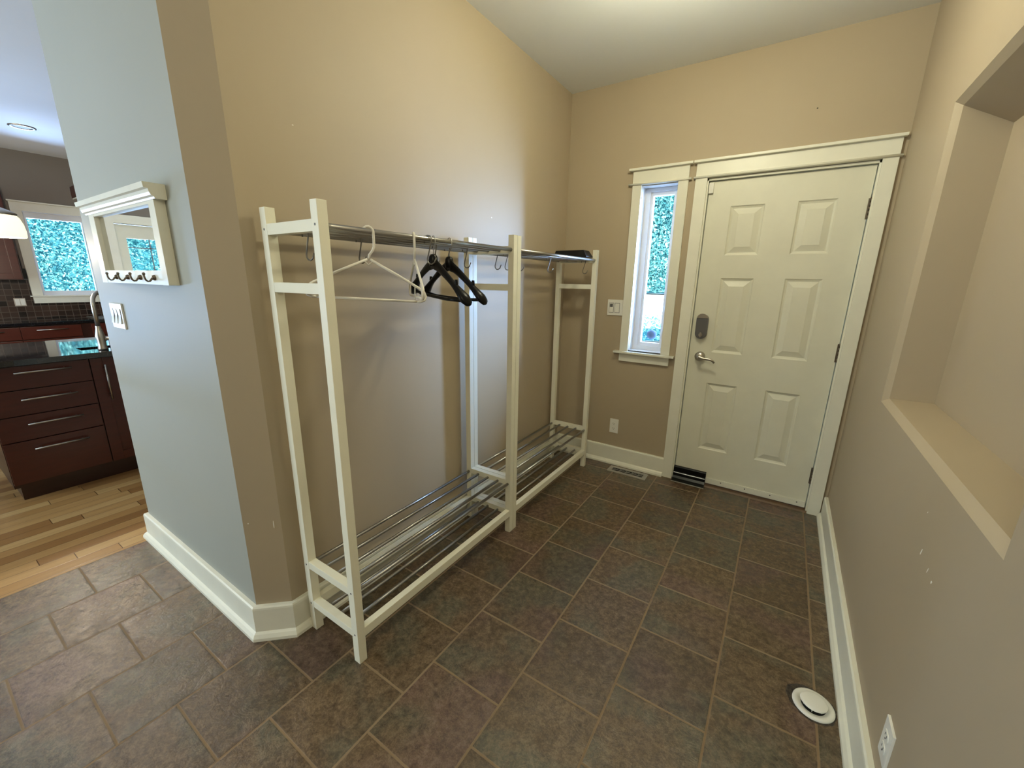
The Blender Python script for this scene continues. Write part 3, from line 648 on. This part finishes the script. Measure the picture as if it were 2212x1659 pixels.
for i, (y, z, w_, h_, lab) in enumerate([(-1.664, 0.752, 0.003, 0.011, 'long thin paint chip on the right wall below the niche, upper of two'), (-1.735, 0.742, 0.002, 0.008, 'short thin paint chip on the right wall below the niche, lower of two'),
        (-1.775, 0.735, 0.003, 0.005, 'round white paint chip below the thin ones on the right wall'), (-1.63, 0.85, 0.002, 0.003, 'tiny white speck on the right wall above the thin paint chips')]):
    b = flake((RX(y)-0.0001, y, z), (0, 1, 0), (0, -0.35, 1), w_, h_, (-1, 0, 0), i); tag(b.build('paint_chip', 'chipw'), lab, 'paint chip', GL)
nx = Vector((0.09, -0.098, 0)).normalized()
def cham(s_, z): # point on the chamfer face: s_ 0..1 from outer edge to inner edge
    return Vector((-0.098+0.098*s_, WY+0.091*s_, z))
cn = Vector((0.68, -0.733, 0))
for i, (s_, z, w_, h_, lab) in enumerate([(0.14, 0.512, 0.0025, 0.003, 'small pale chip on the narrow angled wall face, left of the vertical scratch'), (0.80, 0.500, 0.002, 0.018, 'pale vertical scratch on the narrow angled wall face above the baseboard')]):
    b = flake(cham(s_, z)+cn*0.0002, (0.733, 0.68, 0), (0, 0, 1), w_, h_, cn, 20+i); tag(b.build('paint_chip', 'chipw'), lab, 'paint chip', 'paint chips on the wall corner')
for i, (y, z, w_, lab) in enumerate([(-2.131, 1.925, 0.003, 'tiny white speck on the tan wall above the near rack'), (-0.977, 1.774, 0.006, 'white scuff on the tan wall above the middle posts')]):
    b = flake((0.0001, y, z), (0, 1, 0), (0, 0, 1), w_, w_*0.7, (1, 0, 0), 40+i); tag(b.build('paint_chip', 'chipw'), lab, 'paint chip', 'paint chips on the left wall')
b = flake((1.486, -0.0001, 2.36), (1, 0, 0), (0, 0, 1), 0.004, 0.004, (0, -1, 0), 50); tag(b.build('nail_hole', 'dark'), 'small dark nail hole in the tan wall above the entry door', 'nail hole')

# ------------------------------------------------------------------ kitchen
# island
IX = -2.33
t = thing('kitchen_island', 'dark cherry island cabinet with four drawers and bar handles', 'kitchen island', (-2.75, -2.2, 0))
MB().box((-3.15, -2.79, 0.11), (IX-0.02, -1.25, 0.68)).box((-3.15, -2.79, 0.68), (IX-0.02, -2.345, 0.878)).box((-3.15, -1.785, 0.68), (IX-0.02, -1.25, 0.878)).box((-3.15, -2.345, 0.68), (-2.635, -1.785, 0.878)).box((-2.455, -2.345, 0.68), (IX-0.02, -1.785, 0.878)).build('carcass', 'cherryd', t)
MB().box((-3.10, -2.76, 0.0), (-2.42, -1.25, 0.11)).build('toe_kick', 'cherryd', t)
def handle_y(x, y0, y1, z, par):
    MB().tube([(x, y0, z), (x, y1, z)], 0.0055, 10).tube([(x, y0+0.03, z), (x-0.034, y0+0.03, z)], 0.004, 8).tube([(x, y1-0.03, z), (x-0.034, y1-0.03, z)], 0.004, 8).build('handle', 'steel', par)
for z0, z1, hz in ((0.731, 0.873, 0.836), (0.571, 0.725, 0.670), (0.411, 0.565, 0.514), (0.135, 0.405, 0.352)):
    d = MB().box((IX-0.022, -2.787, z0), (IX, -2.335, z1), 0.002).build('drawer', 'cherry', t); handle_y(IX+0.032, -2.668, -2.422, hz, d)
d = MB()
y0, y1, z0, z1 = -2.329, -1.90, 0.135, 0.873
d.box((IX-0.022, y0, z0), (IX, y0+0.06, z1), 0.002); d.box((IX-0.022, y1-0.06, z0), (IX, y1, z1), 0.002); d.box((IX-0.022, y0+0.06, z0), (IX, y1-0.06, z0+0.06), 0.002); d.box((IX-0.022, y0+0.06, z1-0.06), (IX, y1-0.06, z1), 0.002); d.box((IX-0.022, y0+0.055, z0+0.055), (IX-0.010, y1-0.055, z1-0.055))
d = d.build('door', 'cherry', t)
MB().tube([(IX+0.032, -2.266, 0.585), (IX+0.032, -2.266, 0.829)], 0.0055, 10).tube([(IX+0.032, -2.266, 0.615), (IX-0.002, -2.266, 0.615)], 0.004, 8).tube([(IX+0.032, -2.266, 0.80), (IX-0.002, -2.266, 0.80)], 0.004, 8).build('handle', 'steel', d)
b = MB(); SK = (-2.62, -2.47, -2.33, -1.80)  # sink cut-out x0,x1,y0,y1
for (xa, xb, ya, yb) in ((-3.25, SK[0], -3.25, -1.22), (SK[1], -2.295, -3.25, -1.22), (SK[0], SK[1], -3.25, SK[2]), (SK[0], SK[1], SK[3], -1.22)): b.box((xa, ya, 0.880), (xb, yb, 0.915))
tag(b.build('countertop', 'granite'), 'glossy black granite countertop on the island, with a sink cut-out', 'countertop')
b = MB(); x0, x1, y0, y1 = SK
b.box((x0-0.012, y0-0.012, 0.70), (x0, y1+0.012, 0.879)); b.box((x1, y0-0.012, 0.70), (x1+0.012, y1+0.012, 0.879)); b.box((x0, y0-0.012, 0.70), (x1, y0, 0.879)); b.box((x0, y1, 0.70), (x1, y1+0.012, 0.879)); b.box((x0-0.012, y0-0.012, 0.69), (x1+0.012, y1+0.012, 0.70))
sink = b.build('island_sink', 'steel'); tag(sink, 'stainless undermount sink in the island beside the tall faucet', 'sink')
fx, fy = -2.40, -2.235
t = thing('kitchen_faucet', 'tall satin nickel gooseneck faucet on the island countertop', 'faucet', (fx, fy, 0.915))
MB().lathe([(0.0, 0.0), (0.026, 0.0), (0.026, 0.012), (0.022, 0.03), (0.023, 0.07), (0.026, 0.095), (0.020, 0.125), (0.0145, 0.150), (0.014, 0.165)], (fx, fy, 0.915), 24).build('body', 'nickel', t)
pts = [(fx, fy, 1.07), (fx, fy, 1.20)] + [(fx-0.075+0.075*math.cos(R(a)), fy+0.05*(1-math.cos(R(a))), 1.215+0.082*math.sin(R(a))) for a in (10, 35, 60, 90, 120, 150, 180)] + [(fx-0.15, fy+0.10, 1.14)]
MB().tube(pts, 0.0125, 14).build('spout', 'nickel', t)
MB().tube([(fx, fy+0.018, 0.985), (fx, fy+0.05, 0.992), (fx-0.0, fy+0.085, 1.02)], [0.012, 0.009, 0.005], 12).build('handle', 'nickel', t)
# pendant over the island
px_, py_ = -2.9, -2.50
t = thing('pendant_lamp', 'glowing bell-shaped glass pendant lamp over the kitchen island', 'pendant lamp', (px_, py_, H))
MB().lathe([(0.118, 1.650), (0.123, 1.655), (0.125, 1.69), (0.120, 1.735), (0.108, 1.775), (0.092, 1.797)], (px_, py_, 0), 36).build('shade', 'shade', t)
MB().lathe([(0.098, 1.787), (0.104, 1.797), (0.094, 1.810), (0.060, 1.826), (0.030, 1.84), (0.024, 1.88), (0.010, 1.90), (0.0, 1.90)], (px_, py_, 0), 24).build('cap', 'nickel', t)
MB().tube([(px_, py_, 1.88), (px_, py_, H-0.02)], 0.004, 8).build('rod', 'nickel', t)
MB().lathe([(0.0, -0.02), (0.05, -0.018), (0.06, 0)], (px_, py_, H), 24).build('canopy', 'nickel', t)
# back counter, cabinets
t = thing('base_cabinet', 'dark cherry base cabinets with bar handles under the window', 'kitchen cabinet', (-5.49, -1.5, 0))
MB().box((KX+0.004, -3.2, 0.10), (-5.20, 1.14, 0.875)).build('carcass', 'cherryd', t); MB().box((KX+0.004, -3.2, 0), (-5.26, 1.14, 0.10)).build('toe_kick', 'cherryd', t)
for y0 in (-3.18, -2.72, -2.26, -1.72, -1.18):
    y1 = y0+0.455 if y0 < -2.0 else y0+0.535
    d = MB().box((-5.20, y0, 0.735), (-5.18, y1, 0.865), 0.002).build('drawer', 'cherry', t); yc = (y0+y1)/2; handle_y(-5.148, yc-0.12, yc+0.12, 0.83, d)
    d = MB().box((-5.20, y0, 0.12), (-5.18, y1, 0.725), 0.002).build('door', 'cherry', t); handle_y(-5.148, yc-0.12, yc+0.12, 0.67, d)
tag(MB().box((KX+0.002, -3.22, 0.880), (-5.16, 1.14, 0.912), 0.002).build('countertop', 'granite'), 'glossy black granite countertop along the back wall under the window', 'countertop')
bs = MB().box((KX, -3.2, 0.912), (KX+0.010, KW[0]-0.09, 1.345)).box((KX, KW[0]-0.09, 0.912), (KX+0.010, 1.15, 1.084)); struct('trim_5', bs, 'mosaic')
t = thing('wall_outlet', 'pale double outlet on the brown mosaic backsplash', 'outlet', (KX+0.01, -2.135, 1.05))
MB().box((KX+0.010, -2.180, 1.055), (KX+0.015, -2.092, 1.145), 0.001).build('plate', 'nickel', t)
for y in (-2.172, -2.132): MB().box((KX+0.014, y, 1.066), (KX+0.018, y+0.034, 1.134), 0.001).build('socket', 'plate', t)
t = thing('upper_cabinet', 'cherry wall cabinet left of the kitchen window', 'kitchen cabinet', (-5.62, -2.5, 1.345))
MB().box((KX+0.004, -3.2, 1.348), (-5.475, -2.10, 2.30)).build('carcass', 'cherryd', t)
for y0, y1 in ((-3.19, -2.65), (-2.64, -2.11)):
    b = MB(); z0, z1 = 1.355, 2.29; b.box((-5.475, y0, z0), (-5.455, y0+0.06, z1), 0.002); b.box((-5.475, y1-0.06, z0), (-5.455, y1, z1), 0.002); b.box((-5.475, y0+0.06, z0), (-5.455, y1-0.06, z0+0.06), 0.002); b.box((-5.475, y0+0.06, z1-0.06), (-5.455, y1-0.06, z1), 0.002); b.box((-5.475, y0+0.05, z0+0.05), (-5.465, y1-0.05, z1-0.05))
    b.build('door', 'cherry', t)
t = thing('upper_cabinet', 'small dark cherry cabinet end above the kitchen window', 'kitchen cabinet', (-5.7, -1.3, 2.29))
MB().box((KX, -1.510, 2.292), (-5.60, -0.8, 2.415), 0.002).build('carcass', 'cherry', t)
MB().box((KX, -1.505, 2.280), (-5.605, -0.8, 2.292)).build('lit_underside', 'white', t)  # pale strip paints the lit underside of the cabinet
# small black thing on the side of the upper cabinet
t = tag(MB().box((-5.70, -2.098, 1.36), (-5.56, -2.062, 1.47), 0.004).box((-5.66, -2.095, 1.47), (-5.62, -2.075, 1.62), 0.003).build('wall_phone', 'blackp'), 'small black wall phone hanging beside the kitchen upper cabinet', 'phone')
# stainless cooktop edge on the back counter
tag(MB().box((-5.62, -1.66, 0.912), (-5.22, -1.0, 0.922), 0.003).build('cooktop', 'steel'), 'stainless cooktop edge on the back counter behind the faucet', 'cooktop')
# window_2
y0, y1, z0, z1 = KW
b = MB(); b.box((KX-0.149, y0-0.001, z0), (KX, y0+0.004, z1)); b.box((KX-0.149, y1-0.004, z0), (KX, y1+0.001, z1)); b.box((KX-0.149, y0, z1-0.004), (KX, y1, z1+0.001)); b.box((KX-0.149, y0, z0-0.001), (KX, y1, z0+0.004))
w2 = struct('window_2', b, 'vinyl')
def ringx(b, y0, y1, z0, z1, a0, a1, c0, c1, x0, x1):
    b.box((x0, y0, z0), (x1, a0, z1)); b.box((x0, a1, z0), (x1, y1, z1)); b.box((x0, a0, z0), (x1, a1, c0)); b.box((x0, a0, c1), (x1, a1, z1))
b = MB(); ringx(b, y0+0.004, y1-0.004, z0+0.004, z1-0.004, -1.914, -1.464, 1.222, 2.030, KX-0.11, KX-0.05); b.build('window_frame', 'vinyl', w2)
MB().box((KX-0.082, -1.916, 1.220), (KX-0.078, -1.462, 2.032)).build('window_pane', 'glass', w2)
b = MB(); b.box((KX, y0-0.085, z0), (KX+0.018, y0, z1), 0.0015); b.box((KX, y1, z0), (KX+0.018, y1+0.085, z1), 0.0015); b.box((KX, y0-0.085, z1), (KX+0.019, y1+0.085, 2.185), 0.0015)
tr = struct('trim_3', b, 'white')
MB().box((KX, y0-0.10, 2.185), (KX+0.04, y1+0.10, 2.200), 0.002).build('cap', 'white', tr)
MB().box((KX-0.04, y0-0.105, 1.157), (KX+0.045, y1+0.105, 1.171), 0.002).build('window_sill', 'white', tr)
MB().box((KX+0.0105, y0-0.085, 1.084), (KX+0.026, y1+0.085, 1.157), 0.001).build('apron', 'white', tr)
# patio door seen in the mirror: grey-white panel with a glazed upper light
y0, y1 = PD[0], PD[1]
b = MB(); x0, x1 = KX-0.10, KX-0.055
gy0, gy1, gz0, gz1 = -4.55, -3.835, 0.75, 1.885
ringx(b, y0+0.01, y1-0.01, 0.01, PD[3]-0.01, gy0, gy1, gz0, gz1, x0, x1)
d2 = b.build('door_2', 'door'); d2['kind'] = 'structure'
MB().box((KX-0.082, gy0, gz0), (KX-0.078, gy1, gz1)).build('window_pane', 'glass', d2)
b = MB()
for i in (1, 2): b.box((KX-0.076, gy0+(gy1-gy0)*i/3-0.006, gz0), (KX-0.066, gy0+(gy1-gy0)*i/3+0.006, gz1))
for z in (1.77, 1.3, 0.95): b.box((KX-0.076, gy0, z-0.006), (KX-0.066, gy1, z+0.006))
b.build('muntins', 'gun', d2)
b = MB(); b.box((KX, y0-0.085, 0), (KX+0.018, y0, 2.06)); b.box((KX, y1, 0), (KX+0.018, y1+0.085, 2.06)); b.box((KX, y0-0.085, 2.06), (KX+0.019, y1+0.085, 2.165)); struct('trim_4', b, 'white')
# ceiling fitting in the kitchen
t = thing('ceiling_light', 'round flush downlight in the white kitchen ceiling', 'ceiling light', (-4.60, -1.98, H))
MB().lathe([(0.055, 0.0), (0.058, -0.006), (0.078, -0.010), (0.088, -0.006), (0.090, 0)], (-4.60, -1.98, H), 32).build('trim_ring', 'nickel', t)
MB().lathe([(0.0, -0.003), (0.057, -0.003)], (-4.60, -1.98, H), 32).build('lens', 'greige', t)
# entry ceiling lamp (just above the frame)
t = thing('ceiling_light', 'round flush glass ceiling light on the entry ceiling in front of the door', 'ceiling light', (1.05, -1.22, H))
MB().lathe([(0.0, -0.001), (0.15, -0.001), (0.152, -0.02), (0.14, -0.03)], (1.05, -1.22, H), 36).build('canopy', 'nickel', t)
MB().lathe([(0.138, -0.03), (0.13, -0.055), (0.10, -0.078), (0.05, -0.09), (0.0, -0.093)], (1.05, -1.22, H), 36).build('diffuser', 'dome', t)
# bar stool left of the island
t = thing('bar_stool', 'brown wooden bar stool tucked beside the island', 'stool', (-2.75, -3.08, 0))
for dx in (-0.16, 0.16):
    for dy in (-0.16, 0.16):
        MB().prism([(-0.018, -0.018), (0.018, -0.018), (0.018, 0.018), (-0.018, 0.018)], 'z', 0, 0.60, 0.003).build('leg', 'cherry', t, local=True).location = (dx, dy, 0)
for o_, a, c_ in (('x', (-0.15, -0.012), 0.16), ('x', (-0.15, -0.012), -0.16)):
    MB().box((-0.15, c_-0.012, 0.20), (0.15, c_+0.012, 0.235)).build('rung', 'cherry', t, local=True); MB().box((c_-0.012, -0.15, 0.28), (c_+0.012, 0.15, 0.315)).build('rung', 'cherry', t, local=True)
MB().lathe([(0, 0.60), (0.17, 0.60), (0.185, 0.612), (0.185, 0.628), (0.17, 0.64), (0, 0.64)], (0, 0, 0), 32).build('seat', 'cherry', t, local=True)

# ------------------------------------------------------------------ outside: paving and hedges
struct('ground', MB().box((-12, -9, -0.25), (6, 9, -0.12)), 'paving')
def hedge(label, x0, x1, y0, y1, zt, n, seed, face, zb=-0.12, name='hedge', cat='hedge', inner=1.0, depth=0.6):
    """leafy hedge block: bumpy core plus n small leaves on the side facing the house"""
    rng = np.random.default_rng(seed)
    def bump(a, z): return 0.10*np.sin(a*2.3+seed)+0.08*np.sin(z*3.1+a*1.7)+0.05*np.sin(a*7+z*5)
    if face == 'x': a = rng.uniform(y0, y1, n)
    else: a = rng.uniform(x0, x1, n)
    z = rng.uniform(zb+0.02, zt, n); dep = bump(a, z)+rng.uniform(-0.16, 0.03, n)
    s_ = rng.uniform(0.012, 0.030, n)
    if face == 'x': Cn = np.stack([x1+dep, a, z], 1)
    else: Cn = np.stack([a, y0-dep, z], 1)
    U = rng.normal(size=(n, 3)); U /= np.linalg.norm(U, axis=1)[:, None]
    V = rng.normal(size=(n, 3)); V -= U*(U*V).sum(1)[:, None]; V /= np.linalg.norm(V, axis=1)[:, None]
    s_ = s_[:, None]; q = np.stack([Cn-U*s_, Cn+V*s_*0.5, Cn+U*s_, Cn-V*s_*0.5], 1).reshape(-1, 3)
    nv = n*4; verts = q.tolist(); faces = [(4*i, 4*i+1, 4*i+2, 4*i+3) for i in range(n)]
    base = nv; NA, NZ = 24, 14
    for i in range(NA+1):
        for j in range(NZ+1):
            if face == 'x': aa = y0+(y1-y0)*i/NA; zz = zb+(zt-zb-0.02)*inner*j/NZ; verts.append((x1-0.20+float(bump(aa, zz)), aa, zz))
            else: aa = x0+(x1-x0)*i/NA; zz = zb+(zt-zb-0.02)*inner*j/NZ; verts.append((aa, y0+0.20-float(bump(aa, zz)), zz))
    nf = len(faces)
    for i in range(NA):
        for j in range(NZ): k0 = base+i*(NZ+1)+j; faces.append((k0, k0+NZ+1, k0+NZ+2, k0+1))
    # back of the core
    b0 = len(verts); dd = (-depth, 0) if face == 'x' else (0, depth)
    for i in range(NA+1):
        for j in range(NZ+1): vx = verts[base+i*(NZ+1)+j]; verts.append((vx[0]+dd[0], vx[1]+dd[1], vx[2]))
    for i in range(NA):
        for j in range(NZ): k0 = b0+i*(NZ+1)+j; faces.append((k0, k0+1, k0+NZ+2, k0+NZ+1))
        t0, t1 = base+i*(NZ+1)+NZ, base+(i+1)*(NZ+1)+NZ; faces.append((t0, t1, t1-base+b0, t0-base+b0))
    for i in (0, NA):
        for j in range(NZ): k0 = base+i*(NZ+1)+j; faces.append((k0, k0+1, k0+1-base+b0, k0-base+b0))
    me = bpy.data.meshes.new(name); me.from_pydata(verts, [], faces); me.materials.append(M['leaf']); me.materials.append(M['core'])
    for i, p in enumerate(me.polygons): p.material_index = 0 if i < nf else 1
    o = bpy.data.objects.new(name, me); COL.objects.link(o); return tag(o, label, cat)
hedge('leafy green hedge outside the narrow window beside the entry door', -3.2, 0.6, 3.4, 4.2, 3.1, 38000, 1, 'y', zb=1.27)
k = NT('white_masonry'); P = k.pos(); k.p(Base_Color=k.mix(k.noise(P, 5, 3), (0.78, 0.80, 0.80, 1), (0.86, 0.87, 0.86, 1)), Roughness=0.9); M['masonry'] = k.m
tag(MB().box((-3.3, 3.42, -0.12), (0.75, 4.3, 1.25), 0.01).build('garden_wall', 'masonry'), 'sunlit white garden wall under the hedge outside the narrow window', 'garden wall')
hedge('low loose shrub in front of the white garden wall outside', -1.1, 0.35, 2.72, 3.1, 0.98, 1500, 5, 'y', zb=0.625, name='shrub', cat='shrub', inner=0.45, depth=0.15)
tag(MB().box((-1.2, 2.45, -0.12), (0.45, 3.3, 0.60), 0.01).build('planter', 'masonry'), 'white masonry planter holding the low shrub outside the narrow window', 'planter')
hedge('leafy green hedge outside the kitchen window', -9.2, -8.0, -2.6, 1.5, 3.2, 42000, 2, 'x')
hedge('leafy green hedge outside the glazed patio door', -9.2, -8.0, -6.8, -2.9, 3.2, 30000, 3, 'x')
